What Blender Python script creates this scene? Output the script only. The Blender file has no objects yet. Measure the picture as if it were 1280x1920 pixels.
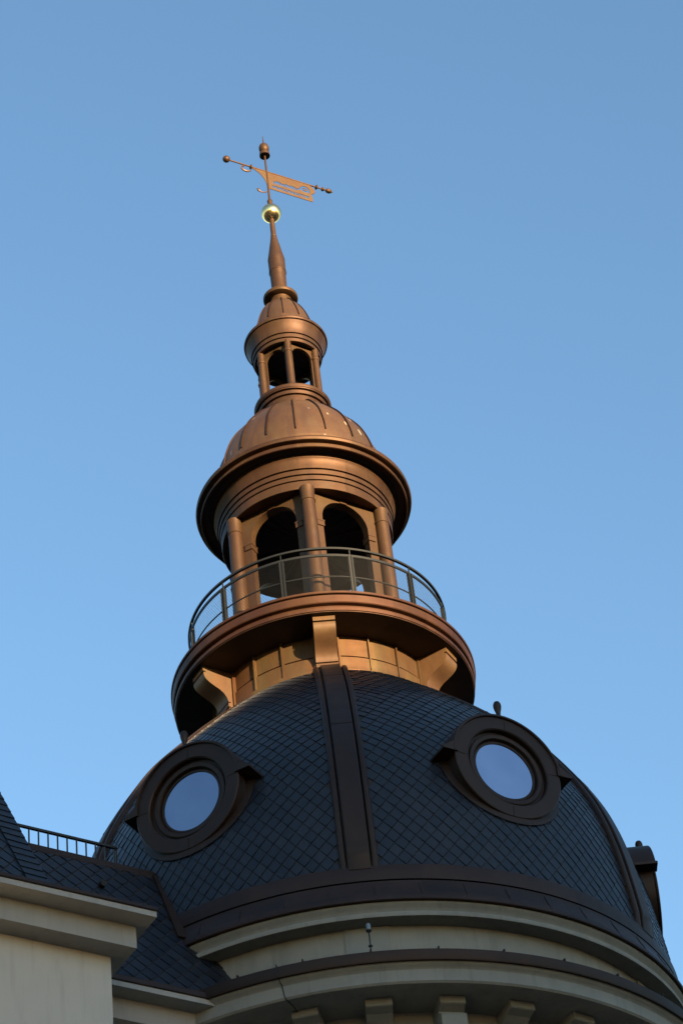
import bpy, bmesh, math, random
from mathutils import Vector, Matrix
import numpy as np

random.seed(7)
sc = bpy.context.scene
COL = sc.collection
R = math.radians
ZO = 1.7                      # eye height: heights in the tables below are measured from the eye

# ------------------------------------------------------------------ camera
CAM_F, CAM_YAW, CAM_PITCH, CAM_ROLL = 4900.0, 0.0189454, 0.7247337, -0.1225434
def make_camera():
    cy, sy, cp, sp = math.cos(CAM_YAW), math.sin(CAM_YAW), math.cos(CAM_PITCH), math.sin(CAM_PITCH)
    fwd = Vector((sy*cp, cy*cp, sp)); right = Vector((cy, -sy, 0)); up = right.cross(fwd)
    cr, sr = math.cos(CAM_ROLL), math.sin(CAM_ROLL)
    r2 = cr*right + sr*up; u2 = -sr*right + cr*up
    cam = bpy.data.cameras.new("camera"); o = bpy.data.objects.new("camera", cam); COL.objects.link(o)
    m = Matrix((r2, u2, -fwd)).transposed().to_4x4(); m.translation = Vector((0, -40, ZO)); o.matrix_world = m
    cam.sensor_fit = 'VERTICAL'; cam.sensor_height = 36; cam.lens = CAM_F/1920*36
    cam.clip_start = 0.5; cam.clip_end = 5000
    sc.camera = o
make_camera()

# ------------------------------------------------------------------ sky, sun, exposure
SUN_AZ, SUN_EL = 32.0, 4.5     # degrees to the right of straight-behind-the-camera, above the horizon
w = bpy.data.worlds.new("World"); sc.world = w; w.use_nodes = True
nt = w.node_tree; bg = nt.nodes['Background']
sky = nt.nodes.new('ShaderNodeTexSky'); sky.sky_type = 'NISHITA'; sky.sun_disc = False
sky.sun_elevation = R(SUN_EL); sky.sun_rotation = R(180-SUN_AZ)
sky.air_density = 1.0; sky.dust_density = 0.4; sky.ozone_density = 2.25; sky.altitude = 100
nt.links.new(sky.outputs[0], bg.inputs[0]); bg.inputs[1].default_value = 0.15
sl = bpy.data.lights.new("sun", 'SUN'); sl.energy = 4.8; sl.angle = R(0.5); sl.color = (1.0, 0.72, 0.42)
so = bpy.data.objects.new("sun", sl); COL.objects.link(so)
SD = Vector((math.sin(R(SUN_AZ))*math.cos(R(SUN_EL)), -math.cos(R(SUN_AZ))*math.cos(R(SUN_EL)), math.sin(R(SUN_EL))))
so.rotation_euler = SD.to_track_quat('Z', 'Y').to_euler(); so.location = SD*200
vs = sc.view_settings; vs.view_transform = 'Standard'; vs.look = 'None'; vs.gamma = 1; vs.exposure = 1.97
vs.use_curve_mapping = False

# ------------------------------------------------------------------ materials
MATS = {}
class NT:
    def __init__(s, name):
        s.m = bpy.data.materials.new(name); s.m.use_nodes = True; s.t = s.m.node_tree
        s.b = s.t.nodes['Principled BSDF']; s.out = s.t.nodes['Material Output']; MATS[name] = s.m
    def n(s, t, **k):
        x = s.t.nodes.new(t)
        for a, v in k.items(): setattr(x, a, v)
        return x
    def l(s, a, b): s.t.links.new(a, b)
    def coord(s, scale=(1, 1, 1)):
        c = s.n('ShaderNodeTexCoord'); m = s.n('ShaderNodeMapping'); m.inputs['Scale'].default_value = scale
        s.l(c.outputs['Object'], m.inputs['Vector']); return m.outputs['Vector']
    def noise(s, scale, detail=4, rough=.55, vec=None, sc3=(1, 1, 1)):
        x = s.n('ShaderNodeTexNoise'); x.inputs['Scale'].default_value = scale; x.inputs['Detail'].default_value = detail
        x.inputs['Roughness'].default_value = rough; s.l(vec or s.coord(sc3), x.inputs['Vector']); return x.outputs['Fac']
    def ramp(s, f, stops):
        r = s.n('ShaderNodeValToRGB'); e = r.color_ramp.elements
        while len(e) < len(stops): e.new(.5)
        for q, (p, c) in zip(e, stops):
            q.position = p; q.color = (c, c, c, 1) if not isinstance(c, tuple) else (*c, 1)
        s.l(f, r.inputs[0]); return r.outputs[0]
    def mix(s, f, a, b, mode='MIX'):
        x = s.n('ShaderNodeMix', data_type='RGBA', blend_type=mode)
        for i, v in ((0, f), (6, a), (7, b)):
            if hasattr(v, 'type') and not isinstance(v, (int, float, tuple)): s.l(v, x.inputs[i])
            elif isinstance(v, tuple): x.inputs[i].default_value = (*v, 1)
            else: x.inputs[i].default_value = v
        return x.outputs[2]
    def math(s, op, a, b=None, c=None):
        x = s.n('ShaderNodeMath', operation=op)
        for i, v in enumerate((a, b, c)):
            if v is None: continue
            if isinstance(v, (int, float)): x.inputs[i].default_value = v
            else: s.l(v, x.inputs[i])
        return x.outputs[0]
    def maprange(s, f, a, b):
        x = s.n('ShaderNodeMapRange'); x.inputs['To Min'].default_value = a; x.inputs['To Max'].default_value = b
        s.l(f, x.inputs['Value']); return x.outputs[0]
    def bump(s, h, strength, dist):
        x = s.n('ShaderNodeBump'); x.inputs['Strength'].default_value = strength; x.inputs['Distance'].default_value = dist
        s.l(h, x.inputs['Height']); s.l(x.outputs[0], s.b.inputs['Normal'])
    def panelrand(s, n, hz=0.0, off=0.0):
        c = s.n('ShaderNodeTexCoord'); sx = s.n('ShaderNodeSeparateXYZ'); s.l(c.outputs['Object'], sx.inputs[0])
        a = s.math('ARCTAN2', sx.outputs[0], s.math('MULTIPLY', sx.outputs[1], -1.0))
        a = s.math('FLOOR', s.math('MULTIPLY_ADD', a, n/(2*math.pi), off))
        z = s.math('FLOOR', s.math('MULTIPLY', sx.outputs[2], hz))
        cb = s.n('ShaderNodeCombineXYZ'); s.l(a, cb.inputs[0]); s.l(z, cb.inputs[1])
        wn = s.n('ShaderNodeTexWhiteNoise', noise_dimensions='3D'); s.l(cb.outputs[0], wn.inputs['Vector'])
        return wn.outputs['Value']

def copper(name, n=0, hz=0.0, off=0.0, dark=1.0, rough=(.46, .64), metallic=.5, drops=0.0, patina=.5, red=False):
    s = NT(name)
    dk = dark if isinstance(dark, tuple) else (dark,)*3
    d = lambda c: tuple(x*k*.79 for x, k in zip(c, dk))
    n1 = s.noise(0.9, 5, .6, sc3=(1, 1, .45)); n2 = s.noise(3.1, 4, .6, sc3=(1, 1, .3)); n3 = s.noise(14, 3, .6)
    base = s.mix(s.ramp(n1, [(.35, 0.0), (.68, 1.0)]), d((.094, .050, .023)), d((.062, .031, .0185)))
    base = s.mix(s.math('MULTIPLY', s.ramp(n2, [(.45, 0.0), (.75, 1.0)]), patina), base, d((.098, .070, .028)))
    base = s.mix(s.ramp(n3, [(.55, 0.0), (.85, .35)]), base, d((.035, .021, .016)))
    run = s.ramp(s.noise(4.5, 4, .6, sc3=(1, 1, .10)), [(.50, 0.0), (.78, .5)])
    base = s.mix(run, base, d((.045, .026, .018)))
    blot = s.ramp(s.noise(1.7, 5, .65, sc3=(1.3, 1.3, .8)), [(.56, 0.0), (.72, .35)])
    base = s.mix(blot, base, d((.085, .066, .048)))
    if n:
        pr = s.panelrand(n, hz, off)
        v = s.maprange(pr, .74, 1.2); cc = s.n('ShaderNodeCombineXYZ')
        for i in range(3): s.l(v, cc.inputs[i])
        base = s.mix(1.0, base, cc.outputs[0], 'MULTIPLY')
    if red: base = s.mix(s.ramp(s.panelrand(n, hz, off+.37), [(.4, 0.0), (.75, .8)]), base, d((.092, .036, .016)))
    met = metallic
    if drops:
        vo = s.n('ShaderNodeTexVoronoi', feature='F1'); vo.inputs['Scale'].default_value = 5.5
        s.l(s.coord((1, 1, .24)), vo.inputs['Vector'])
        nz = s.noise(1.3, 2)
        thr = s.math('SUBTRACT', s.math('MULTIPLY', s.ramp(nz, [(.42, 0.0), (.62, 1.0)]), drops), vo.outputs['Distance'])
        f = s.ramp(s.math('MULTIPLY', thr, 14.0), [(0.0, 0.0), (.6, .75)])
        base = s.mix(f, base, (.26, .23, .175))
        s.l(s.math('MULTIPLY', s.math('SUBTRACT', 1.0, f), metallic), s.b.inputs['Metallic'])
    else: s.b.inputs['Metallic'].default_value = metallic
    s.b.inputs['Specular IOR Level'].default_value = .3
    s.l(base, s.b.inputs['Base Color'])
    s.l(s.maprange(n2, rough[0], rough[1]), s.b.inputs['Roughness'])
    s.bump(s.noise(2.3, 2, .4), .45, .035)
    return s.m

copper('copper')
copper('copper_bright', 0, dark=(1.5, 1.5, 1.4), patina=.6, rough=(.42, .6), metallic=.2)
copper('copper_band', 24, 0.0, dark=(1.0, .95, .98))
copper('copper_gallery', 24, 0.0, dark=(1.02, .84, .86), patina=.25)
copper('copper_drum', 24, 0.0, .1, dark=(1.55, 1.62, 1.5), patina=.75, red=True, rough=(.42, .6))
copper('copper_dome', 18, 0.0, .0, dark=(1.55, 1.6, 1.75), drops=.24, patina=.4)
copper('copper_small_dome', 12, 0.0, .0, dark=(1.35, 1.4, 1.55), drops=.24, patina=.3)
copper('copper_dark', 0, dark=(.32, .32, .41), rough=(.45, .62), metallic=.3, patina=.12)
copper('copper_seam', 0, dark=(.5, .45, .45), patina=.1)
copper('copper_shaded', 24, 0.0, dark=.3, rough=(.5, .7), metallic=.3, patina=.1)  # darkened copper: shade under gallery and inside lanterns put into the colour
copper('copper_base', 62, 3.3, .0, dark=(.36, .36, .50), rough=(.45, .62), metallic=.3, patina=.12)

def slate(name):
    s = NT(name)
    a = s.n('ShaderNodeAttribute', attribute_name='tile'); f = a.outputs['Fac']
    base = s.mix(f, (.0058, .0082, .0140), (.0092, .0125, .0205))
    base = s.mix(s.ramp(s.noise(.7, 4), [(.45, 0.0), (.8, .5)]), base, (.010, .012, .017))
    base = s.mix(s.ramp(s.noise(9, 4), [(.5, 0.0), (.8, .4)]), base, (.018, .021, .027))
    s.l(base, s.b.inputs['Base Color']); s.l(s.maprange(f, .36, .46), s.b.inputs['Roughness'])
    s.b.inputs['Specular IOR Level'].default_value = .31
    s.bump(s.noise(30, 3), .15, .004)
    return s.m
slate('slate')
s = NT('roof_felt'); s.b.inputs['Base Color'].default_value = (.012, .012, .014, 1); s.b.inputs['Roughness'].default_value = .9

def stone(name, c1, c2, c3, n=0, hz=0.0, off=0.0, bump=.25):
    s = NT(name)
    base = s.mix(s.ramp(s.noise(.8, 6, .62), [(.3, 0.0), (.72, 1.0)]), c1, c2)
    base = s.mix(s.ramp(s.noise(2.2, 5, .65, sc3=(1, 1, .4)), [(.48, 0.0), (.8, .7)]), base, c3)
    st = s.ramp(s.noise(7.0, 3, .6, sc3=(1, 1, .07)), [(.54, 0.0), (.82, .45)])
    base = s.mix(st, base, tuple(x*.62 for x in c3))
    if n:
        v = s.maprange(s.panelrand(n, hz, off), .86, 1.08); cc = s.n('ShaderNodeCombineXYZ')
        for i in range(3): s.l(v, cc.inputs[i])
        base = s.mix(1.0, base, cc.outputs[0], 'MULTIPLY')
    s.l(base, s.b.inputs['Base Color']); s.b.inputs['Roughness'].default_value = .85
    s.bump(s.noise(26, 5, .7), bump, .01)
stone('sandstone', (.195, .198, .176), (.16, .163, .146), (.112, .114, .105))
stone('sandstone_blocks', (.212, .212, .186), (.172, .174, .154), (.112, .113, .105), 24, 0.0, .47)
stone('plaster', (.385, .375, .335), (.35, .342, .31), (.30, .295, .27), bump=.12)
stone('plaster_trim', (.25, .25, .232), (.225, .225, .21), (.19, .19, .18), bump=.12)
stone('paving', (.055, .055, .052), (.045, .045, .043), (.06, .06, .055))
stone('asphalt', (.05, .05, .052), (.042, .042, .044), (.06, .06, .06))
stone('brick_render', (.24, .21, .17), (.21, .185, .15), (.17, .15, .125))
s = NT('iron'); s.b.inputs['Base Color'].default_value = (.010, .011, .0095, 1); s.b.inputs['Metallic'].default_value = .3
s.l(s.maprange(s.noise(12, 3), .4, .65), s.b.inputs['Roughness'])
s = NT('gold'); s.b.inputs['Base Color'].default_value = (1.0, .72, .33, 1); s.b.inputs['Metallic'].default_value = 1
s.l(s.maprange(s.noise(5, 3), .16, .26), s.b.inputs['Roughness'])
s = NT('vane_sheet'); s.b.inputs['Metallic'].default_value = .55
s.l(s.mix(s.ramp(s.noise(4, 4), [(.35, 0.0), (.7, 1.0)]), (.105, .055, .023), (.118, .072, .029)), s.b.inputs['Base Color']); s.b.inputs['Roughness'].default_value = .5
s = NT('pane_glass'); s.b.inputs['Metallic'].default_value = 1.0
s.l(s.mix(s.ramp(s.noise(1.1, 3), [(.3, 0.0), (.75, 1.0)]), (.27, .295, .385), (.33, .355, .44)), s.b.inputs['Base Color'])
s.l(s.maprange(s.noise(3, 4), .03, .16), s.b.inputs['Roughness']); s.bump(s.noise(1.2, 1), .35, .02)
s = NT('pale_cap'); s.b.inputs['Base Color'].default_value = (.11, .15, .19, 1); s.b.inputs['Roughness'].default_value = .35
s = NT('dark_void'); s.b.inputs['Base Color'].default_value = (.006, .006, .006, 1); s.b.inputs['Roughness'].default_value = .8
# fine diagonal wire mesh of the gallery railing: wires and open gaps
def wire_mesh():
    s = NT('wire_mesh'); s.b.inputs['Base Color'].default_value = (.008, .0085, .008, 1); s.b.inputs['Roughness'].default_value = .6
    s.b.inputs['Metallic'].default_value = .4
    uv = s.n('ShaderNodeUVMap'); sx = s.n('ShaderNodeSeparateXYZ'); s.l(uv.outputs[0], sx.inputs[0])
    fs = []
    for sg in (1.0, -1.0):
        a = s.math('MULTIPLY_ADD', sx.outputs[1], sg*.62, sx.outputs[0])
        a = s.math('FRACT', s.math('MULTIPLY', a, 1/.052))
        fs.append(s.math('LESS_THAN', s.math('ABSOLUTE', s.math('SUBTRACT', a, .5)), .055))
    f = s.math('MAXIMUM', fs[0], fs[1])
    tr = s.n('ShaderNodeBsdfTransparent'); mx = s.n('ShaderNodeMixShader')
    s.l(f, mx.inputs[0]); s.l(tr.outputs[0], mx.inputs[1]); s.l(s.b.outputs[0], mx.inputs[2]); s.l(mx.outputs[0], s.out.inputs[0])
wire_mesh()

# ------------------------------------------------------------------ mesh helpers
def finish(name, bm, mats, parent=None, smooth=True, angle=32, zo=ZO):
    """link one mesh object; heights in the bmesh are measured from the eye"""
    if zo:
        for v in bm.verts: v.co.z += zo
    bmesh.ops.recalc_face_normals(bm, faces=bm.faces) if getattr(bm, '_recalc', True) is True else None
    me = bpy.data.meshes.new(name); bm.to_mesh(me); bm.free()
    if not isinstance(mats, (list, tuple)): mats = [mats]
    for m in mats: me.materials.append(MATS[m])
    if smooth:
        me.shade_smooth(); me.set_sharp_from_angle(angle=R(angle))
    o = bpy.data.objects.new(name, me); COL.objects.link(o)
    if parent is not None: o.parent = parent
    return o
def bm_new(): return bmesh.new()
def pol(r, th, z): return (r*math.sin(th), -r*math.cos(th), z)
def lathe(bm, prof, n=180, t0=-180.0, t1=180.0, mi=0, close=False):
    """revolve (radius, height) points about the tower axis; close joins last to first"""
    full = abs(t1-t0) >= 359.9
    cols = []
    for i in range(n if full else n+1):
        th = R(t0+(t1-t0)*i/n); cols.append([bm.verts.new(pol(r, th, z)) for r, z in prof])
    m = len(prof); nn = len(cols)
    for i in range(nn if full else nn-1):
        a, b = cols[i], cols[(i+1) % nn]
        for j in range(m if close else m-1):
            k = (j+1) % m
            if prof[j][0] < 1e-6 and prof[k][0] < 1e-6: continue
            vs_ = [a[j], b[j], b[k], a[k]]
            if prof[j][0] < 1e-6: vs_ = [a[j], b[k], a[k]]
            elif prof[k][0] < 1e-6: vs_ = [a[j], b[j], a[k]]
            f = bm.faces.new(vs_); f.material_index = mi
    if close and not full:
        for c in (cols[0], cols[-1]):
            bm.faces.new(c).material_index = mi
    return bm
def lathe_at(bm, prof, cx, cy, n=24):
    """small turned piece about a vertical axis at (cx, cy)"""
    cols = []
    for i in range(n):
        th = 2*math.pi*i/n; cols.append([bm.verts.new((cx+r*math.sin(th), cy-r*math.cos(th), z)) for r, z in prof])
    for i in range(n):
        a, b = cols[i], cols[(i+1) % n]
        for j in range(len(prof)-1): bm.faces.new([a[j], b[j], b[j+1], a[j+1]])
    bm.faces.new([c[0] for c in cols]); bm.faces.new([c[-1] for c in cols])
def box(bm, x0, x1, y0, y1, z0, z1, M=None, mi=0):
    c = [(x, y, z) for z in (z0, z1) for y in (y0, y1) for x in (x0, x1)]
    if M is not None: c = [M @ Vector(p) for p in c]
    v = [bm.verts.new(p) for p in c]
    for q in ((0, 2, 3, 1), (4, 5, 7, 6), (0, 1, 5, 4), (2, 6, 7, 3), (0, 4, 6, 2), (1, 3, 7, 5)):
        bm.faces.new([v[i] for i in q]).material_index = mi
def prism(bm, pts, a, b, f, mi=0):
    """extrude the 2-d outline pts between a and b; f(u, v, w) gives the 3-d point"""
    A = [bm.verts.new(f(u, v, a)) for u, v in pts]; B = [bm.verts.new(f(u, v, b)) for u, v in pts]
    n = len(pts)
    for i in range(n): bm.faces.new([A[i], A[(i+1) % n], B[(i+1) % n], B[i]]).material_index = mi
    bm.faces.new(A).material_index = mi; bm.faces.new(B[::-1]).material_index = mi
def tube(bm, pts, r, n=10, closed=False):
    pts = [Vector(p) for p in pts]; rings = []; m = len(pts)
    for i, p in enumerate(pts):
        a = pts[i-1] if (i > 0 or closed) else p; b = pts[(i+1) % m] if (i < m-1 or closed) else p
        d = (b-a).normalized(); u = Vector((0, 0, 1)) if abs(d.z) < .9 else Vector((1, 0, 0))
        s_ = d.cross(u).normalized(); u = s_.cross(d)
        rr = r[i] if isinstance(r, (list, tuple)) else r
        rings.append([bm.verts.new(p+rr*(math.cos(2*math.pi*k/n)*s_+math.sin(2*math.pi*k/n)*u)) for k in range(n)])
    for i in range(m if closed else m-1):
        a, b = rings[i], rings[(i+1) % m]
        for k in range(n): bm.faces.new([a[k], a[(k+1) % n], b[(k+1) % n], b[k]])
    if not closed: bm.faces.new(rings[0]); bm.faces.new(rings[-1])
def arc(c, r, a0, a1, n):
    return [(c[0]+r*math.cos(R(a0+(a1-a0)*i/n)), c[1]+r*math.sin(R(a0+(a1-a0)*i/n))) for i in range(n+1)]
def thing(name, label, cat, loc=(0, 0, 0), group=None):
    o = bpy.data.objects.new(name, None); COL.objects.link(o); o.location = loc
    o['label'] = label; o['category'] = cat
    if group: o['group'] = group
    return o
def turn(o, deg, parent=None):
    """a copy of a part (and its sub-parts) turned about the tower axis"""
    c = o.copy(); COL.objects.link(c); c.parent = parent if parent is not None else o.parent
    c.rotation_euler = (0, 0, o.rotation_euler.z+R(deg))
    for ch in o.children:
        d = ch.copy(); COL.objects.link(d); d.parent = c
    return c

# ------------------------------------------------------------------ ground and street
bm = bm_new(); g = 1500
v = [bm.verts.new(p) for p in ((-g, -g, 0), (g, -g, 0), (g, g, 0), (-g, g, 0))]; bm.faces.new(v)
o = finish('ground', bm, 'paving', zo=0); o['kind'] = 'structure'
bm = bm_new(); box(bm, -300, 300, -52, -43, -.2, .004)
o = finish('road', bm, 'asphalt', smooth=False, zo=0); o['kind'] = 'structure'

# ------------------------------------------------------------------ the tower
T0 = 1.6                       # the dome's six-fold pattern starts here (degrees right of front)
TU = 3.0                       # and that of the copper lantern
DX = 0.10                      # the dome and its drum sit a hand's breadth to the right of the lantern's axis
tower = thing('corner_tower', 'round tower with bulbous slate dome, brown copper lanterns and pointed spire above stone cornices', 'tower')

# stone drum, lower cornice, wall band, main cornice
bm = bm_new()
lathe(bm, [(4.9, -ZO), (4.9, 20.775)], 160)
finish('drum_wall', bm, 'sandstone_blocks', tower)
bm = bm_new()
lathe(bm, [(4.88, 20.77), (5.66, 20.77), (5.66, 20.74), (5.80, 20.74), (5.83, 20.77), (5.83, 20.965), (5.845, 20.985), (5.86, 21.0), (5.895, 21.02), (5.915, 21.05), (5.92, 21.09), (5.0, 21.3)], 220)
finish('lower_cornice', bm, 'sandstone', tower)
bm = bm_new()
lathe(bm, [(5.93, 21.05), (5.965, 21.05), (5.975, 21.07), (5.975, 21.235), (5.955, 21.25), (5.2, 21.50)], 220)
for k in range(36):
    th = R(T0+k*10); 
    Mx = Matrix.Rotation(th, 4, 'Z')
    box(bm, -.012, .012, -5.985, -5.25, 21.24, 21.275, Mx)
finish('lower_gutter', bm, 'copper_dark', tower)
bm = bm_new()
lathe(bm, [(5.23, 21.40), (5.23, 22.14)], 200)
finish('frieze_wall', bm, 'sandstone_blocks', tower)
bm = bm_new()
lathe(bm, [(5.22, 21.40), (5.262, 21.40), (5.262, 22.12), (5.22, 22.12)], 10, -3.8, 3.8, close=True)
pil = finish('pilaster', bm, 'sandstone', tower); pil.rotation_euler.z = R(T0)
for k in (1, 2, 5): turn(pil, 60*k)
bm = bm_new()
cy = [(5.532, 22.125), (5.537, 22.135), (5.537, 22.195), (5.53, 22.205), (5.475, 22.212), (5.468, 22.235), (5.478, 22.265), (5.505, 22.30), (5.545, 22.335), (5.56, 22.36), (5.56, 22.375)]
lathe(bm, [(5.24, 22.125)]+cy+[(5.2, 22.40)], 220)
finish('main_cornice', bm, 'sandstone', tower)
bm = bm_new()
lathe(bm, [(5.50, 22.372), (5.61, 22.372), (5.622, 22.385), (5.622, 22.43), (5.575, 22.52), (5.51, 22.66), (5.465, 22.785), (5.462, 22.825), (5.41, 22.828), (5.41, 22.85), (5.468, 22.852), (5.462, 22.95), (5.452, 23.12), (5.44, 23.145), (5.36, 23.155)], 220)
for k in range(48):
    Mx = Matrix.Rotation(R(T0+2+k*7.5), 4, 'Z')
    prism(bm, [(5.632, 22.40), (5.583, 22.53), (5.518, 22.67), (5.473, 22.785), (5.42, 22.785), (5.42, 22.40)], -.006, .006, lambda u, v_, w_, Mx=Mx: Mx @ Vector((w_, -u, v_)))
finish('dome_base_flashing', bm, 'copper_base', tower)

bm = bm_new()                                           # lightning conductor cable dropping over the lower cornice
tube(bm, [pol(r_, R(a_), z_) for r_, z_, a_ in ((5.5, 21.42, -12.6), (5.98, 21.275, -12.4), (5.995, 21.22, -12.3), (5.993, 21.06, -12.2), (5.94, 20.99, -12.1), (5.86, 20.97, -12.0), (5.85, 20.79, -11.8), (5.82, 20.73, -11.6), (5.6, 20.735, -11.2), (4.95, 20.74, -10.5))], .008, 8)
finish('conductor_cable', bm, 'iron', tower)

# corbels under the lower cornice
bm = bm_new()
f = lambda u, v_, w_: (w_, -u, v_)
prism(bm, [(4.89, 20.768), (5.40, 20.768), (5.41, 20.75), (5.41, 20.645), (5.39, 20.63), (5.22, 20.60), (5.05, 20.52), (4.95, 20.36), (4.89, 20.2)], -.205, .205, f)
corb = finish('corbel', bm, 'sandstone', tower, smooth=False); corb.rotation_euler.z = R(2.2)
for k in list(range(-6, 1))+list(range(2, 8)):
    if k != 0: turn(corb, 12.05*k)
bm = bm_new()
prism(bm, [(4.89, 20.768), (5.40, 20.768), (5.41, 20.75), (5.41, 20.645), (5.39, 20.63)]+[(5.30, 20.60), (5.235, 20.575), (5.23, 20.54)]+[(5.34, 20.50), (5.365, 20.46), (5.365, 20.28), (5.3, 20.2), (5.1, 20.1), (4.89, 20.02)], -.2, .2, f)
c3 = finish('scroll_corbel', bm, 'sandstone', tower, smooth=False); c3.rotation_euler.z = R(2.2+12.05)

# ------------------------------------------------------------------ slate dome
DZ = np.array([22.9, 23.3, 24, 24.6, 25.2, 25.8, 26.3, 26.8, 27.3, 27.8, 28.25, 28.65, 29.0, 29.35, 29.7])
DR = np.array([5.43, 5.39, 5.33, 5.26, 5.15, 4.98, 4.77, 4.51, 4.22, 3.90, 3.52, 3.15, 2.84, 2.48, 2.13])
_z = np.linspace(22.9, 29.7, 681)
_r = np.interp(_z, DZ, DR)
for _ in range(3): _r = np.convolve(np.pad(_r, 15, mode='reflect', reflect_type='odd'), np.ones(31)/31, 'valid')
_m = np.concatenate([[0], np.cumsum(np.hypot(np.diff(_z), np.diff(_r)))])
def merid(m):
    """arc length up the dome -> radius, height, outward normal (radial, up)"""
    r = float(np.interp(m, _m, _r)); z = float(np.interp(m, _m, _z))
    r2 = float(np.interp(m+.05, _m, _r)); z2 = float(np.interp(m+.05, _m, _z)); r1 = float(np.interp(m-.05, _m, _r)); z1 = float(np.interp(m-.05, _m, _z))
    d = math.hypot(r2-r1, z2-z1) or 1
    return r, z, (z2-z1)/d, -(r2-r1)/d
def dome_r(z): return float(np.interp(z, _z, _r))
def dome_m(z): return float(np.interp(z, _z, _m))
def dpt(s_, m, th, h=0.0):
    r, z, nr, nz = merid(m); a = th+s_/r
    return pol(r+h*nr, a, z+h*nz)
def tiles(bm, lay, emit, m0, m1, wid, hgt, half, skip=None):
    """scale-slate pattern: emit(s, m, h) places a corner; half(m) is the half-width of the field"""
    h = hgt/2; nrow = int((m1-m0)/h)+2
    for i in range(nrow):
        mc = m0+i*h; hw = half(mc); off = .5*wid if i % 2 else 0.0
        kmax = int(hw/wid)+1
        for k in range(-kmax, kmax+1):
            s0 = k*wid+off
            if abs(s0) > hw: continue
            if skip and skip(s0, mc): continue
            j = [random.uniform(-.004, .004) for _ in range(4)]; q = .46*wid; lift = random.uniform(.016, .026)
            t = (s0+j[0], min(mc+h*.93, m1), .004); b = (s0+j[1], max(mc-h*.95, m0-.02), lift); l_ = (s0-q, mc+j[2], .011); r_ = (s0+q, mc+j[3], .011)
            val = random.random()
            V = [bm.verts.new(emit(*p)) for p in (t, l_, b, r_)]
            W = [bm.verts.new(emit(p[0], p[1], -.004)) for p in (l_, b, r_)]
            for fc in ([V[0], V[1], V[2], V[3]], [V[1], W[0], W[1], V[2]], [V[2], W[1], W[2], V[3]]):
                fa = bm.faces.new(fc); fa[lay] = val
dormer_on = [T0+30+60*k for k in range(6)]
bm = bm_new(); lay = bm.faces.layers.float.new('tile')
ms = np.linspace(dome_m(23.0), _m[-1], 60)
lathe(bm, [(merid(m)[0], merid(m)[1]) for m in ms], 144, mi=1)
def in_dormer(p):
    for k in (0, 1, 5):
        a = R(T0+30+60*k); t_ = p.x*math.cos(a)+p.y*math.sin(a); d_ = p.x*math.sin(a)-p.y*math.cos(a)
        if d_ > 3 and t_*t_+(p.z-25.37)**2 < .80**2: return True
    return False
bmesh.ops.delete(bm, geom=[fa for fa in bm.faces if in_dormer(fa.calc_center_median())], context='FACES')   # openings behind the round windows
m_lo, m_hi = dome_m(23.15), dome_m(29.64)
for k in range(6):
    th = R(T0+30+60*k)
    if 100 < (T0+30+60*k) % 360 < 260: continue        # bare boarding at the back of the dome
    tiles(bm, lay, lambda s_, m, h, th=th: dpt(s_, m, th, h), m_lo, m_hi, .245, .30, lambda m: merid(m)[0]*math.pi/6-.29, lambda s_, m: s_*s_+(merid(m)[1]-25.38)**2 < .78)
roof = finish('slate_roof', bm, ['slate', 'roof_felt'], tower, smooth=False)

# copper ribs running up the dome
bm = bm_new()
prof = [(-.312, -.01), (-.305, .06), (-.285, .085), (-.25, .095), (-.215, .085), (-.203, .065), (-.20, .0), (-.178, .0), (-.175, .115), (-.16, .125), (.16, .125), (.175, .115), (.178, .0), (.20, .0), (.203, .065), (.215, .085), (.25, .095), (.285, .085), (.305, .06), (.312, -.01)]
mm = np.linspace(dome_m(23.08), dome_m(29.68), 70); rows = []
for m in mm:
    kf = min(1.0, .42+(m-mm[0])/.55)
    rows.append([bm.verts.new(dpt(s_, m, 0.0, h*kf+(.05*(1-kf) if h <= 0 else 0))) for s_, h in prof])
for a, b in zip(rows[:-1], rows[1:]):
    for j in range(len(prof)-1): bm.faces.new([a[j], a[j+1], b[j+1], b[j]])
bm.faces.new(rows[0]); bm.faces.new(rows[-1])
for z in (26.4, 28.6):                     # lapped cross seams
    m = dome_m(z); P = [dpt(s_, q, 0.0, h) for q in (m-.012, m+.012) for s_, h in ((-.172, .11), (.172, .11), (.172, .130), (-.172, .130))]
    V = [bm.verts.new(p) for p in P]
    for q in ((0, 1, 2, 3), (7, 6, 5, 4), (0, 4, 5, 1), (1, 5, 6, 2), (2, 6, 7, 3), (3, 7, 4, 0)): bm.faces.new([V[i] for i in q])
rib = finish('roof_rib', bm, 'copper_rib' if 'copper_rib' in MATS else 'copper_dark', tower); rib.rotation_euler.z = R(T0)
for k in (1, 2, 4, 5): turn(rib, 60*k)

# round dormer windows
def ringpts(rad, n, a0=0.0, a1=360.0):
    return [(rad*math.cos(R(a0+(a1-a0)*i/n)), rad*math.sin(R(a0+(a1-a0)*i/n))) for i in range(n+(0 if abs(a1-a0) >= 359.9 else 1))]
DCZ = 25.37
def dlathe(bm, prof, n=72, a0=0.0, a1=360.0, close=False, clip=None):
    """revolve (radius, outward distance) about the dormer's horizontal axis (dormer faces -y)"""
    full = abs(a1-a0) >= 359.9; cols = []
    for i in range(n if full else n+1):
        a = R(a0+(a1-a0)*i/n); cols.append([bm.verts.new((r*math.cos(a), -d, DCZ+r*math.sin(a))) for r, d in prof])
    for i in range(n if full else n):
        A, B = cols[i], cols[(i+1) % len(cols)]
        for j in range(len(prof) if close else len(prof)-1):
            k = (j+1) % len(prof); bm.faces.new([A[j], B[j], B[k], A[k]])
    if close and not full: bm.faces.new(cols[0]); bm.faces.new(cols[-1])
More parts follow.
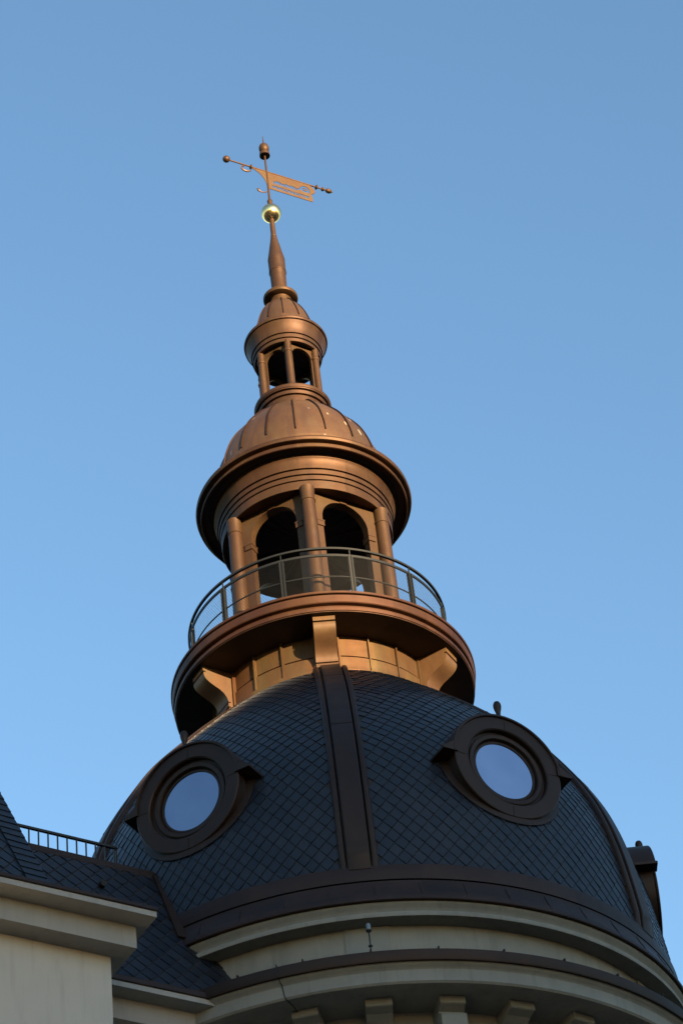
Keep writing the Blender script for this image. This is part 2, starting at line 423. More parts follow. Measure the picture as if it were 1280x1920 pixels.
bm = bm_new()
dlathe(bm, [(1.0, 4.3), (1.0, 5.29), (1.02, 5.315), (1.02, 5.332), (1.005, 5.345), (.775, 5.345), (.755, 5.325), (.75, 5.245), (.70, 5.24), (.64, 5.235)], 80)
for a in (86, 268, 176, 4):                             # lap seams in the ring
    Mx = Matrix.Translation((0, 0, DCZ)) @ Matrix.Rotation(-R(a), 4, 'Y')
    box(bm, .80, 1.0, -5.352, -5.34, -.006, .006, Mx)
dorm = finish('dormer_window', bm, 'copper_dark', tower)
bm = bm_new()                                           # stepped casement ring
dlathe(bm, [(.70, 5.17), (.70, 5.272), (.685, 5.28), (.625, 5.268), (.612, 5.25), (.608, 5.208), (.58, 5.222), (.548, 5.218), (.54, 5.18)], 72)
cas = finish('window_frame', bm, 'copper_dark', dorm)
bm = bm_new()
vv = [bm.verts.new((x, -5.205, DCZ+z)) for x, z in ringpts(.56, 64)]; bm.faces.new(vv)
finish('pane', bm, 'pane_glass', dorm, smooth=False)
bm = bm_new()                                           # eyebrow hood over the upper half, with the flat ears
dlathe(bm, [(1.0, 4.2), (1.06, 4.2), (1.06, 5.365), (1.05, 5.38), (1.015, 5.38), (1.008, 5.365), (1.0, 5.33)], 48, 4, 176, close=True)
def ear(sg):
    pts = [(.97, DCZ+.06), (1.25, DCZ+.06), (1.255, DCZ+.10), (1.05, DCZ+.24), (.97, DCZ+.28)]
    prism(bm, [(sg*u, v_) for u, v_ in pts], 4.55, 5.375, lambda u, v_, w_: (u, -w_, v_))
ear(1); ear(-1)
finish('hood', bm, 'copper_dark', dorm)
bm = bm_new()                                           # apron flashing laid on the slates
n = 64; inner = []; outer = []; inner2 = []
for i in range(n+1):
    a = R(-186+192*i/n)
    for lst, rad, h in ((inner, .99, .05), (outer, 1.13, .035), (inner2, .99, -.05)):
        x = rad*math.cos(a); z = DCZ+rad*math.sin(a); rr = dome_r(z)+h
        y = -math.sqrt(max(rr*rr-x*x, .1)); lst.append(bm.verts.new((x, y, z)))
for i in range(n): bm.faces.new([inner[i], outer[i], outer[i+1], inner[i+1]])
finish('apron_flashing', bm, 'copper_dark', dorm)
bm = bm_new()
lathe_at(bm, [(.05, 26.38), (.052, 26.43), (.04, 26.45), (.036, 26.48), (.046, 26.54), (.062, 26.60), (.07, 26.65), (.066, 26.70), (.048, 26.74), (.018, 26.76)], 0, -5.31, 20)
finish('finial', bm, 'copper_dark', dorm)
dorm.rotation_euler.z = R(T0+30)
for k in (1, 5): turn(dorm, 60*k)

for o in list(tower.children):
    o.location.x = DX

# ------------------------------------------------------------------ upper drum, brackets, gallery
bm = bm_new()
lathe(bm, [(2.05, 29.3), (2.13, 29.55), (2.185, 29.675), (2.187, 29.70), (2.152, 29.712), (2.152, 30.005), (2.09, 30.007), (2.09, 30.05), (2.128, 30.052), (2.128, 30.505)], 180)
for k in range(6):
    for d_ in (6.0, 21.5, 37.5, 53.5):
        Mx = Matrix.Rotation(R(TU+.5+60*k+d_), 4, 'Z')
        box(bm, -.012, .012, -2.182, -2.10, 29.70, 30.51, Mx); box(bm, .014, .026, -2.155, -2.10, 29.70, 30.51, Mx)
finish('upper_drum', bm, 'copper_drum', tower, angle=28)
bm = bm_new()
og = [(2.10, 30.497), (2.755, 30.497), (2.755, 30.40), (2.70, 30.397), (2.70, 30.375), (2.742, 30.37), (2.748, 30.34), (2.738, 30.28), (2.70, 30.215), (2.63, 30.155), (2.53, 30.10), (2.43, 30.05), (2.345, 29.985), (2.29, 29.91), (2.262, 29.83), (2.262, 29.81), (2.21, 29.807), (2.21, 29.785), (2.258, 29.782), (2.258, 29.70), (2.21, 29.697), (2.21, 29.675), (2.25, 29.67), (2.25, 29.50), (2.10, 29.50)]
prism(bm, og, -.205, .205, lambda u, v_, w_: (w_, -u, v_))
bk = finish('bracket', bm, 'copper_bright', tower, angle=25); bk.rotation_euler.z = R(TU)
for k in (1, 2, 4, 5): turn(bk, 60*k)
bm = bm_new()
lathe(bm, [(2.86, 30.505), (2.865, 30.515), (2.885, 30.52), (2.89, 30.585), (2.875, 30.595), (2.82, 30.60), (2.82, 30.675), (2.90, 30.685), (2.915, 30.70), (2.925, 30.85), (2.89, 30.855), (2.89, 30.88), (2.935, 30.883), (2.945, 30.89), (2.945, 30.935), (2.92, 30.95), (0.9, 30.98)], 220)
finish('gallery_floor', bm, 'copper_gallery', tower, angle=25)

bm = bm_new(); lathe(bm, [(1.2, 30.50), (2.862, 30.50), (2.862, 30.508)], 180); finish('gallery_soffit', bm, 'copper_shaded', tower)

# railing of the gallery
rail = bm_new()
def hoop(bm, r, z, t, n=150): lathe(bm, [(r-t[0], z-t[1]), (r+t[0], z-t[1]), (r+t[0], z+t[1]), (r-t[0], z+t[1])], n, close=True)
hoop(rail, 2.52, 32.335, (.024, .022))
gr = finish('gallery_railing', rail, 'iron', tower)
bm = bm_new(); hoop(bm, 2.52, 32.165, (.016, .026)); finish('lower_rail', bm, 'iron', gr)
bm = bm_new(); hoop(bm, 2.52, 31.64, (.010, .010)); finish('wire_rail', bm, 'iron', gr)
bm = bm_new(); hoop(bm, 2.52, 31.05, (.012, .014)); finish('bottom_rail', bm, 'iron', gr)
bm = bm_new(); uvl = bm.loops.layers.uv.new('UVMap'); n = 150; rw = []
for i in range(n):
    th = 2*math.pi*i/n; rw.append((bm.verts.new(pol(2.535, th, 31.05)), bm.verts.new(pol(2.535, th, 32.15))))
for i in range(n):
    a, b = rw[i], rw[(i+1) % n]; fa = bm.faces.new([a[0], b[0], b[1], a[1]])
    for lp, (u, v_) in zip(fa.loops, ((i, 0), (i+1, 0), (i+1, 1), (i, 1))): lp[uvl].uv = (2*math.pi*2.535*u/n, 1.1*v_)
finish('mesh_screen', bm, 'wire_mesh', gr)
bm = bm_new()
for dx in (-.032, .032): box(bm, dx-.012, dx+.012, -2.555, -2.485, 30.95, 32.16)
box(bm, -.022, .022, -2.53, -2.51, 30.95, 32.14); box(bm, -.010, .010, -2.53, -2.51, 32.14, 32.33); box(bm, -.07, .07, -2.6, -2.45, 30.93, 30.965)
po = finish('post', bm, 'iron', gr, smooth=False); po.rotation_euler.z = R(-12.3)
for k in range(1, 12): turn(po, 30*k, gr)

# ------------------------------------------------------------------ big lantern
bm = bm_new()
cp = [(.165, 30.95), (.185, 30.97), (.19, 31.01), (.17, 31.04), (.165, 31.06), (.175, 31.09), (.17, 31.13), (.148, 31.15), (.146, 31.5), (.142, 33.0), (.136, 34.28), (.15, 34.29), (.15, 34.32), (.138, 34.33), (.138, 34.40), (.145, 34.55), (.155, 34.64)]
lathe_at(bm, cp, 0, -1.69, 32)
colm = finish('column', bm, 'copper', tower); colm.rotation_euler.z = R(TU+.4)
for k in range(1, 6): turn(colm, 60*k)
def arch_plate(bm, rho_o, rho_i, hw_plate, hw_o, z0, zs, z1, nseg=24):
    """flat plate with a stilted round-headed opening, facing -y"""
    xs = [-hw_plate, -hw_o]+[-hw_o*math.cos(R(180*i/nseg)) for i in range(1, nseg)]+[hw_o, hw_plate]
    lo = []
    for x in xs:
        if abs(x) > hw_o+1e-6: lo.append(z0)
        else: lo.append(zs+math.sqrt(max(hw_o*hw_o-x*x, 0)))
    F = lambda x, z, r: bm.verts.new((x, -r, z))
    # piers
    for sg in (-1, 1):
        box(bm, *sorted((sg*hw_o, sg*hw_plate)), -rho_o, -rho_i, z0, z1)
    inn = [x for x in xs if abs(x) <= hw_o+1e-6]
    fo = [F(x, zs+math.sqrt(max(hw_o*hw_o-x*x, 0)), rho_o) for x in inn]; fi = [F(x, zs+math.sqrt(max(hw_o*hw_o-x*x, 0)), rho_i) for x in inn]
    to = [F(x, z1, rho_o) for x in inn]; ti = [F(x, z1, rho_i) for x in inn]
    for i in range(len(inn)-1):
        bm.faces.new([fo[i], fo[i+1], to[i+1], to[i]]); bm.faces.new([fi[i+1], fi[i], ti[i], ti[i+1]])
        bm.faces.new([fi[i], fi[i+1], fo[i+1], fo[i]]); bm.faces.new([to[i], to[i+1], ti[i+1], ti[i]])
bm = bm_new()
arch_plate(bm, 1.42, 1.25, .81, .52, 30.95, 34.06, 34.675)
for sg in (-1, 1):
    a, b = sorted((sg*.503, sg*.66)); box(bm, a, b, -1.445, -1.23, 33.80, 33.915); box(bm, a-.008, b+.008, -1.453, -1.22, 33.915, 33.945)
    a, b = sorted((sg*.505, sg*.66)); box(bm, a, b, -1.44, -1.23, 30.95, 31.12)
box(bm, -.075, .075, -1.44, -1.23, 34.57, 34.672)
ap = finish('arcade_arch', bm, 'copper', tower); ap.rotation_euler.z = R(TU+30.4)
for k in range(1, 6): turn(ap, 60*k)
bm = bm_new()
lathe(bm, [(1.20, 34.672), (1.66, 34.668), (1.67, 34.625), (1.725, 34.622), (1.73, 34.63), (1.738, 34.81), (1.715, 34.812), (1.715, 34.838), (1.752, 34.84), (1.757, 34.94), (1.73, 34.942), (1.73, 34.968), (1.775, 34.97), (1.78, 35.07), (1.755, 35.072), (1.755, 35.10), (1.80, 35.103), (1.806, 35.18), (1.815, 35.27), (1.84, 35.335), (1.855, 35.352), (1.87, 35.45), (1.93, 35.50), (2.05, 35.50), (2.075, 35.46), (2.08, 35.395), (2.10, 35.388), (2.118, 35.395), (2.12, 35.45), (2.09, 35.462), (2.09, 35.51), (2.17, 35.512), (2.20, 35.52), (2.215, 35.57), (2.205, 35.615), (2.17, 35.64), (1.84, 35.90), (1.78, 36.02)], 200)
finish('lantern_cornice', bm, 'copper_band', tower, angle=24)
bm = bm_new(); lathe(bm, [(0, 34.69), (1.3, 34.69)], 60); finish('lantern_ceiling', bm, 'copper_shaded', tower)
BD = [(1.80, 35.99), (1.80, 36.06), (1.755, 36.08), (1.745, 36.25), (1.70, 36.5), (1.615, 36.78), (1.515, 37.03), (1.385, 37.26), (1.22, 37.49), (1.06, 37.70), (.93, 37.84), (.80, 37.94), (.66, 38.0)]
def seams(bm, prof, n, off, wd, ht):
    for k in range(n):
        Mx = Matrix.Rotation(R(off+360*k/n), 4, 'Z'); rows_ = []
        for i, (r, z) in enumerate(prof):
            a = prof[max(i-1, 0)]; b = prof[min(i+1, len(prof)-1)]; d = math.hypot(b[0]-a[0], b[1]-a[1]) or 1
            nr, nz = (b[1]-a[1])/d, -(b[0]-a[0])/d
            rows_.append([bm.verts.new(Mx @ Vector((sx, -(r+h*nr), z+h*nz))) for sx, h in ((-wd, -.01), (-wd*.8, ht), (wd*.8, ht), (wd, -.01))])
        for a, b in zip(rows_[:-1], rows_[1:]):
            for j in range(3): bm.faces.new([a[j], a[j+1], b[j+1], b[j]]).material_index = 1
        bm.faces.new(rows_[0]).material_index = 1; bm.faces.new(rows_[-1]).material_index = 1
def smoothprof(prof, n=4):
    out = []
    P = [prof[0]]+prof+[prof[-1]]
    for i in range(1, len(P)-2):
        for t in range(n):
            t /= n; c = []
            for q in (0, 1):
                p0, p1, p2, p3 = P[i-1][q], P[i][q], P[i+1][q], P[i+2][q]
                c.append(.5*((2*p1)+(-p0+p2)*t+(2*p0-5*p1+4*p2-p3)*t*t+(-p0+3*p1-3*p2+p3)*t**3))
            out.append(tuple(c))
    return out+[prof[-1]]
bm = bm_new(); sp = smoothprof(BD[3:]); lathe(bm, BD[:3]+sp, 180); seams(bm, sp, 18, .6, .013, .032)
finish('lantern_dome', bm, ['copper_dome', 'copper_seam'], tower, angle=30)

# ------------------------------------------------------------------ small lantern and spire
bm = bm_new()
lathe(bm, [(.66, 37.92), (.70, 37.93), (.705, 38.205), (.69, 38.207), (.69, 38.23), (.745, 38.232), (.757, 38.31), (.735, 38.312), (.735, 38.335), (.795, 38.337), (.80, 38.355), (.815, 38.365), (.822, 38.40), (.822, 38.44), (.80, 38.46), (.3, 38.48)], 140)
finish('small_lantern_base', bm, 'copper_band', tower, angle=25)
bm = bm_new()
lathe_at(bm, [(.092, 38.45), (.095, 38.50), (.08, 38.53), (.077, 38.6), (.073, 39.52), (.085, 39.53), (.092, 39.565), (.085, 39.60), (.073, 39.61), (.073, 39.70), (.08, 39.71), (.08, 39.74), (.073, 39.75), (.076, 39.86)], 0, -.665, 22)
scol = finish('small_column', bm, 'copper', tower); scol.rotation_euler.z = R(TU+.4)
for k in range(1, 6): turn(scol, 60*k)
bm = bm_new()
arch_plate(bm, .565, .50, .325, .23, 38.45, 39.545, 39.86, 18)
sap = finish('small_arcade_arch', bm, 'copper', tower); sap.rotation_euler.z = R(TU+30.4)
for k in range(1, 6): turn(sap, 60*k)
bm = bm_new()
lathe(bm, [(.66, 39.85), (.66, 39.815), (.715, 39.815), (.72, 39.82), (.728, 39.892), (.712, 39.894), (.712, 39.912), (.75, 39.914), (.755, 40.005), (.74, 40.007), (.74, 40.024), (.777, 40.026), (.785, 40.12), (.81, 40.21), (.845, 40.28), (.868, 40.32), (.872, 40.328), (.865, 40.345), (.90, 40.347), (.91, 40.39), (.90, 40.42), (.88, 40.435), (.70, 40.56), (.68, 40.60)], 150)
finish('small_lantern_cornice', bm, 'copper_band', tower, angle=26)
bm = bm_new(); lathe(bm, [(0, 39.852), (.665, 39.852)], 48); finish('small_lantern_ceiling', bm, 'copper_shaded', tower)
SDm = [(.70, 40.57), (.70, 40.64), (.665, 40.66), (.655, 40.75), (.61, 40.92), (.55, 41.12), (.47, 41.32), (.38, 41.48), (.30, 41.585), (.25, 41.63)]
bm = bm_new(); sp = smoothprof(SDm[3:]); lathe(bm, SDm[:3]+sp, 120); seams(bm, sp, 12, 2.9, .010, .024)
finish('small_dome', bm, ['copper_small_dome', 'copper_seam'], tower, angle=30)
bm = bm_new()
lathe(bm, [(.255, 41.60), (.258, 41.64), (.235, 41.65), (.228, 41.76), (.235, 41.79), (.345, 41.80), (.372, 41.81), (.385, 41.84), (.383, 41.885), (.36, 41.915), (.25, 41.95), (.20, 41.97), (.18, 42.0), (.172, 42.27), (.178, 42.66), (.190, 42.70), (.186, 42.73), (.190, 43.05), (.192, 43.12), (.165, 43.28), (.12, 43.57), (.085, 43.78), (.066, 43.93), (.060, 44.0), (.056, 44.5)], 64)
lathe(bm, [(.194, 42.69), (.198, 42.70), (.194, 42.71)], 48); lathe(bm, [(.066, 43.90), (.072, 43.915), (.066, 43.93)], 32)
finish('spire', bm, 'copper', tower, angle=28)
bm = bm_new()
lathe(bm, [(.232*math.sin(R(a)), 44.693-.232*math.cos(R(a))) for a in range(0, 181, 5)], 72)
finish('gold_ball', bm, 'gold', tower)

# ------------------------------------------------------------------ weather vane (turns on its rod, so a thing of its own)
VA = R(29.8); vt = Vector((math.cos(VA), math.sin(VA), 0)); vn = Vector((math.sin(VA), -math.cos(VA), 0))
vane = thing('weather_vane', 'copper weather vane with pierced banner and ball on a thin rod above the gold ball', 'weather vane', (0, 0, ZO+44.92))
vz = -44.92
VP = lambda s_, z, d=0.0: tuple(vt*s_+vn*d+Vector((0, 0, z+vz)))
bm = bm_new()
lathe_at(bm, [(.05, 44.92+vz), (.058, 45.06+vz), (.062, 45.11+vz), (.05, 45.15+vz), (.026, 45.17+vz), (.023, 46.7+vz)], 0, 0, 20)
finish('rod', bm, 'copper', vane, zo=0)
bm = bm_new()
lathe_at(bm, [(q, z+vz) for q, z in [(.025, 46.74), (.105, 46.70), (.122, 46.70), (.122, 46.72), (.116, 46.80), (.085, 46.835), (.075, 46.845), (.105, 46.875), (.118, 46.93), (.118, 47.0), (.10, 47.06), (.06, 47.11), (.028, 47.14), (.016, 47.2), (.005, 47.42)]], 0, 0, 32)
finish('finial_cap', bm, 'copper', vane, zo=0)
bm = bm_new()
tube(bm, [VP(-1.0, 46.145), VP(1.70, 46.145)], .019, 10)
finish('cross_bar', bm, 'copper', vane, zo=0)
def blob(s_, rr, ln=1.0, n=16):
    bm = bm_new(); rows_ = []
    tube(bm, [VP(s_+rr*ln*math.cos(R(a)), 46.145) for a in range(180, -1, -15)], [max(rr*math.sin(R(a)), .004) for a in range(180, -1, -15)], n)
    return bm
finish('bar_ball', blob(-1.02, .086), 'copper', vane, zo=0)
for s_, rr, ln in ((-.40, .06, .5), (1.285, .062, .5), (1.45, .052, .8), (1.60, .06, 1.4)):
    finish('bar_collar', blob(s_, rr, ln), 'copper', vane, zo=0)
# pierced banner: a grid of small cells, cells inside the pierced strokes are left open
def inside(poly, x, y):
    c = False; n = len(poly)
    for i in range(n):
        x1, y1 = poly[i]; x2, y2 = poly[(i+1) % n]
        if (y1 > y) != (y2 > y) and x < (x2-x1)*(y-y1)/(y2-y1)+x1: c = not c
    return c
out = [(-.42, 46.13), (1.10, 46.13), (1.15, 46.085), (1.215, 46.03), (1.235, 45.95), (1.20, 45.87), (1.13, 45.83), (1.115, 45.78), (1.15, 45.70), (1.135, 45.56), (.04, 45.56), (-.005, 45.60), (-.03, 45.72), (-.075, 45.85), (-.14, 45.955), (-.22, 46.03), (-.31, 46.085)]
rnd = random.Random(3); strokes = []
def stroke(pts, wd): strokes.append((pts, wd))
x = .16                                             # first pierced line (illegible script strokes), second line of small strokes
while x < .74:
    h = rnd.choice((.06, .075, .10)); stroke([(x, 45.80), (x+.012, 45.80+h)], .017); stroke([(x, 45.805), (x+.05, 45.80+h*.8)], .013); x += .062
stroke([(1.06, 45.86), (1.055, 45.95), (1.0, 46.01), (.92, 46.0), (.86, 45.93), (.90, 45.865), (.98, 45.85), (1.03, 45.88)], .027)
stroke([(.98, 45.93), (.86, 45.90), (.78, 45.86)], .021)
x = .12
while x < 1.04:
    h = .062; stroke([(x, 45.645), (x, 45.645+h)], .015); stroke([(x, 45.645+h*rnd.choice((0, .5, 1))), (x+.032, 45.645+h*rnd.choice((0, 1)))], .012); x += .056
def dseg(px, py, a, b):
    ax, ay = a; bx, by = b; dx, dy = bx-ax, by-ay; t = max(0, min(1, ((px-ax)*dx+(py-ay)*dy)/(dx*dx+dy*dy+1e-12)))
    return math.hypot(px-ax-t*dx, py-ay-t*dy)
def pierced(px, py):
    for pts, wd in strokes:
        for a, b in zip(pts[:-1], pts[1:]):
            if dseg(px, py, a, b) < wd: return True
    return False
bm = bm_new(); cs = .010; cells = set()
for i in range(-44, 126):
    for j in range(0, 60):
        px, py = (i+.5)*cs, 45.55+(j+.5)*cs
        if inside(out, px, py) and not pierced(px, py): cells.add((i, j))
vd = {}
def gv(i, j, d):
    if (i, j, d) not in vd: vd[(i, j, d)] = bm.verts.new(VP(i*cs, 45.55+j*cs, (.006 if d else -.006)))
    return vd[(i, j, d)]
for i, j in cells:
    bm.faces.new([gv(i, j, 1), gv(i+1, j, 1), gv(i+1, j+1, 1), gv(i, j+1, 1)]); bm.faces.new([gv(i, j+1, 0), gv(i+1, j+1, 0), gv(i+1, j, 0), gv(i, j, 0)])
    for (a, b, c_, d_, e, f_) in ((-1, 0, 0, 0, 0, 1), (1, 0, 1, 0, 1, 1), (0, -1, 0, 0, 1, 0), (0, 1, 0, 1, 1, 1)):
        if (i+a, j+b) not in cells:
            bm.faces.new([gv(i+c_, j+d_, 1), gv(i+e, j+f_, 1), gv(i+e, j+f_, 0), gv(i+c_, j+d_, 0)])
finish('banner', bm, 'vane_sheet', vane, smooth=False, zo=0)
bm = bm_new()
tube(bm, [VP(s_, z) for s_, z in ((-.38, 46.10), (-.42, 46.00), (-.50, 45.94), (-.59, 45.945), (-.645, 46.0), (-.63, 46.07), (-.575, 46.10))], [.018, .02, .022, .024, .024, .022, .016], 8)
finish('scroll', bm, 'vane_sheet', vane, zo=0)
bm = bm_new()
tube(bm, [VP(s_, z) for s_, z in ((-.02, 45.46), (-.07, 45.40), (-.14, 45.365), (-.21, 45.365), (-.265, 45.39), (-.275, 45.43), (-.25, 45.45))], [.010, .012, .014, .016, .026, .026, .016], 8)
finish('scroll', bm, 'vane_sheet', vane, zo=0)

# ------------------------------------------------------------------ building wing (faces 33 degrees)
WA = R(33); wt = Vector((math.cos(WA), math.sin(WA), 0)); wn = Vector((math.sin(WA), -math.cos(WA), 0))
W = lambda t, n, z: tuple(wt*t+wn*n+Vector((0, 0, z)))
wing = thing('building_wing', 'grey plastered building wing with stepped white eaves and dark slate mansard roof beside the tower', 'building')
def wingbar(bm, sec, t0, t1):     # sec: (n, z) outline, swept along t
    prism(bm, sec, t0, t1, lambda u, v_, w_: W(w_, u, v_))
RS = .453                          # mansard: set-back per metre of height
bm = bm_new()
wingbar(bm, [(-9, -ZO), (2.65, -ZO), (2.65, 20.70), (-9, 20.70)], -30, -3.0)
wingbar(bm, [(2.6, -ZO), (4.5, -ZO), (4.5, 20.62), (2.6, 20.62)], -24, -7.08)
finish('wall', bm, 'plaster', wing, smooth=False)
def eave(bm, sec_f, sec_l, tf, tl, nb):
    wingbar(bm, [(nb, 20.60), (sec_f, 20.60), (sec_f, 20.965), (nb, 20.965)], -30, tf)
    wingbar(bm, [(nb, 20.963), (sec_l, 20.963), (sec_l, 21.055), (nb, 21.055)], -30, tl)
bm = bm_new(); eave(bm, 3.02, 3.32, -3.4, -3.4, 2.0); finish('eave_cornice', bm, 'plaster_trim', wing, smooth=False)
bm = bm_new(); eave(bm, 4.85, 5.19, -6.83, -6.66, 2.9); finish('eave_cornice', bm, 'plaster_trim', wing, smooth=False)
bm = bm_new()                                           # copper gutter edges
wingbar(bm, [(2.0, 21.057), (3.335, 21.057), (3.345, 21.07), (3.335, 21.16), (3.2, 21.24), (2.0, 21.24)], -30, -3.6)
wingbar(bm, [(3.0, 21.057), (5.205, 21.057), (5.215, 21.07), (5.205, 21.13), (5.0, 21.20), (3.0, 21.22)], -30, -6.645)
finish('gutter', bm, 'copper_dark', wing)
# wing mansard, slated
def plane_tiles(bm, lay, t0, t1, n0, z0, z1, wid, hgt, tclip=None):
    L = math.hypot(1, RS); nv = wn*(1/L)+Vector((0, 0, RS/L)); tc = (t0+t1)/2
    def em(s_, m, h):
        z = z0+m/L; return tuple(Vector(W(tc+s_, n0-RS*(z-z0), z))+nv*h)
    tiles(bm, lay, em, .0, (z1-z0)*L, wid, hgt, tclip or (lambda m: (t1-t0)/2))
bm = bm_new(); lay = bm.faces.layers.float.new('tile')
n_at = lambda z: 3.23-RS*(z-21.2)
wingbar(bm, [(n_at(21.15), 21.15), (n_at(24.2), 24.2), (-6, 24.2), (-6, 21.15)], -30, -4.25)
for fa in bm.faces: fa.material_index = 1
plane_tiles(bm, lay, -10.6, -4.2, n_at(21.24), 21.24, 24.16, .30, .36)
finish('mansard_roof', bm, ['slate', 'roof_felt'], wing, smooth=False)
bm = bm_new()                                           # parapet flashing along the top and the valley strip at the dome
wingbar(bm, [(1.40, 24.14), (1.895, 24.14), (1.905, 24.16), (1.88, 24.285), (1.80, 24.31), (1.40, 24.31)], -30, -4.76)
finish('ridge_flashing', bm, 'copper_dark', wing)
bm = bm_new()
prism(bm, [(22.55, .0), (24.18, .0), (24.18, .05), (22.55, .05)], -4.95, -4.79, lambda u, v_, w_: W(w_, n_at(u)+v_, u+v_*.4))
finish('valley_flashing', bm, 'copper_dark', wing, smooth=False)
bm = bm_new()
Pv = Vector(W(-6.02, n_at(23.58)-.02, 23.58)); dv = (wn+Vector((0, 0, -.25))).normalized()
tube(bm, [Pv, Pv+dv*.16], .055, 16)
finish('vent_pipe', bm, 'dark_void', wing)
# block mansard in front, with its hip of course slates
BT, BN = -8.24, 4.98
bn = lambda z: BN-.44*(z-21.22)
bt = lambda z: BT-.157*(z-21.22)
bm = bm_new(); lay = bm.faces.layers.float.new('tile')
z0, z1 = 21.15, 26.5
A = [(-24, bn(z0), z0), (bt(z0), bn(z0), z0), (bt(z1), bn(z1), z1), (-24, bn(z1), z1)]; Bk = [(t_, 2.0, z) for t_, _, z in A]
va = [bm.verts.new(W(*p)) for p in A]; vb = [bm.verts.new(W(*p)) for p in Bk]
for q in ((0, 1, 2, 3),): bm.faces.new([va[i] for i in q]).material_index = 1
bm.faces.new(vb[::-1]).material_index = 1
for i in range(4): bm.faces.new([va[i], vb[i], vb[(i+1) % 4], va[(i+1) % 4]]).material_index = 1
L = math.hypot(1, .44); nv = wn*(1/L)+Vector((0, 0, .44/L))
def emb(s_, m, h):
    z = 21.24+m/L; t_ = bt(z)-.36-1.5+s_; return tuple(Vector(W(t_, bn(z), z))+nv*h)
tiles(bm, lay, emb, 0, 4.6, .30, .36, lambda m: 1.5)
for i in range(30):                                     # hip courses
    za = 21.24+i*.155; zb = za+.15; val = random.random()
    P = [(bt(za)-.36, za, .040), (bt(za)+.004, za, .026), (bt(zb)+.004, zb, .014), (bt(zb)-.36, zb, .028)]
    V = [bm.verts.new(Vector(W(t_, bn(z), z))+nv*h) for t_, z, h in P]; Q = [bm.verts.new(Vector(W(t_, bn(z), z))-nv*.01) for t_, z, h in P]
    for q in ((V[0], V[1], V[2], V[3]), (V[0], Q[0], Q[1], V[1]), (V[1], Q[1], Q[2], V[2]), (V[3], Q[3], Q[0], V[0])):
        fa = bm.faces.new(q); fa[lay] = val
finish('pavilion_roof', bm, ['slate', 'roof_felt'], wing, smooth=False)

# railing on the wing's flat roof
rr = thing('roof_railing', 'thin dark iron railing with upright bars on the slate roof edge left of the dome', 'railing', W(-7.5, 1.2, ZO+24.3))
base = Vector((rr.location.x, rr.location.y, 24.3))
def WR(t, n, z): return tuple(Vector(W(t, n, z))-base)
def rbar(bm, t0, t1, n0, n1, za, zb): 
    c = [WR(t, n, z) for z in (za, zb) for n in (n0, n1) for t in (t0, t1)]; v_ = [bm.verts.new(p) for p in c]
    for q in ((0, 2, 3, 1), (4, 5, 7, 6), (0, 1, 5, 4), (2, 6, 7, 3), (0, 4, 6, 2), (1, 3, 7, 5)): bm.faces.new([v_[i] for i in q])
bm = bm_new(); rbar(bm, -9.6, -5.22, 1.175, 1.225, 25.085, 25.125); finish('top_rail', bm, 'iron', rr, smooth=False, zo=0)
bm = bm_new(); rbar(bm, -9.6, -5.22, 1.18, 1.22, 24.40, 24.425); finish('bottom_rail', bm, 'iron', rr, smooth=False, zo=0)
bm = bm_new(); rbar(bm, -.011, .011, 1.189, 1.211, 24.42, 25.09)
for v_ in bm.verts: v_.co -= Vector(WR(0, 1.2, 24.3))
bar0 = finish('upright_bar', bm, 'iron', rr, smooth=False, zo=0)
for i in range(25):
    b_ = bar0 if i == 0 else bar0.copy()
    if i: COL.objects.link(b_); b_.parent = rr
    b_.location = WR(-5.27-i*.172, 1.2, 24.3)
bm = bm_new(); rbar(bm, -5.245, -5.225, .2, 1.2, 25.09, 25.115); rbar(bm, -5.245, -5.222, 1.19, 1.212, 24.3, 25.10)
finish('end_post', bm, 'iron', rr, smooth=False, zo=0)

# small rod with a pale cap on the lower cornice
th = R(2.75); px, py, _ = pol(5.80, th, 0)
rod = thing('sensor_rod', 'thin dark rod with a pale blue cap standing on the lower stone cornice', 'rod', (px, py, ZO+21.27))
bm = bm_new(); lathe_at(bm, [(.013, 0), (.013, .43)], 0, 0, 10); finish('pole', bm, 'iron', rod, zo=0)
bm = bm_new(); lathe_at(bm, [(.03, .43), (.042, .445), (.042, .46), (.03, .465)], 0, 0, 16); finish('collar', bm, 'iron', rod, zo=0)
bm = bm_new(); lathe_at(bm, [(.030, .465), (.036, .475), (.038, .54), (.033, .565), (.018, .58)], 0, 0, 20); finish('cap', bm, 'pale_cap', rod, zo=0)
bm = bm_new(); lathe_at(bm, [(.018, .16), (.034, .17), (.034, .185), (.018, .195)], 0, 0, 12); finish('clamp', bm, 'iron', rod, zo=0)

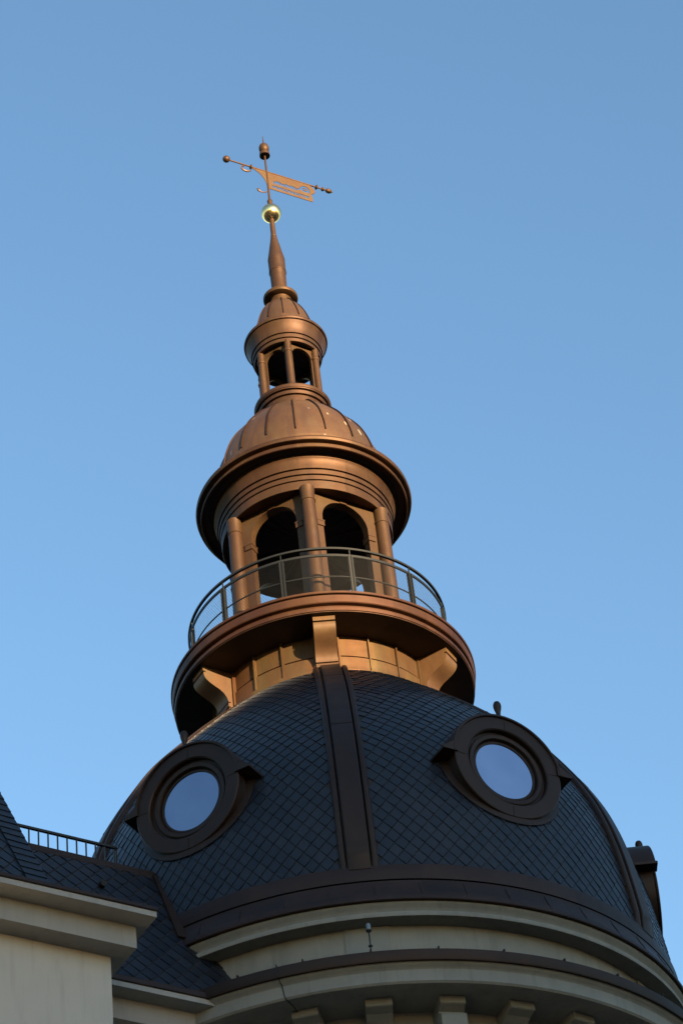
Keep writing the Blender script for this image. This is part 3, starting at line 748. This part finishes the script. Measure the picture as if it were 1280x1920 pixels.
# ------------------------------------------------------------------ unseen block added behind camera: roof shaped to keep low sun off dome
NB = thing('shade_block', 'unseen tall rendered block added behind the viewer, roof shaped to shade the dome', 'building')
LD = 60.0; sd = Vector((math.sin(R(SUN_AZ)), -math.cos(R(SUN_AZ)), 0)); se = Vector((math.cos(R(SUN_AZ)), math.sin(R(SUN_AZ)), 0))
top = ZO+29.45+LD*math.tan(R(SUN_EL)); kk = .69
NBP = lambda s_, d, z: tuple(sd*(LD+d)+se*s_+Vector((0, 0, z)))
bm = bm_new()
prism(bm, [(-9.5, 0), (16, 0), (16, top-5), (-9.5, top-5.85)], 0, 12, lambda u, v_, w_: NBP(u, w_, v_)); finish('wall', bm, 'brick_render', NB, smooth=False, zo=0)
bm = bm_new()
prism(bm, [(-9.8, top-5.93), (16.3, top-5), (13, top), (-1.2, top)], -.3, 12.3, lambda u, v_, w_: NBP(u, w_, v_)); finish('roof', bm, 'roof_felt', NB, smooth=False, zo=0)

# two more unseen blocks, added as street front to cut the horizon glow
for nm, lab, az, dist, wid, hei in (('horizon_block_left', 'unseen long low rendered block added to the left behind the viewer to cut the horizon glow', -38.0, 62.0, 52.0, 24.0),
                                    ('horizon_block_right', 'unseen broad rendered block added to the right of the viewer to cut the horizon glow', 78.0, 52.0, 46.0, 26.0)):
    ob = thing(nm, lab, 'building'); d_ = Vector((math.sin(R(az)), -math.cos(R(az)), 0)); e_ = Vector((math.cos(R(az)), math.sin(R(az)), 0))
    P_ = lambda s_, d, z, d_=d_, e_=e_, dist=dist: tuple(d_*(dist+d)+e_*s_+Vector((0, 0, z)))
    bm = bm_new(); prism(bm, [(-wid/2, 0), (wid/2, 0), (wid/2, hei-4), (-wid/2, hei-4)], 0, 12, lambda u, v_, w_: P_(u, w_, v_)); finish('wall', bm, 'brick_render', ob, smooth=False, zo=0)
    bm = bm_new(); prism(bm, [(-.4, hei-4.1), (12.4, hei-4.1), (9, hei), (3, hei)], -wid/2-.3, wid/2+.3, lambda u, v_, w_: P_(w_, u, v_)); finish('roof', bm, 'roof_felt', ob, smooth=False, zo=0)
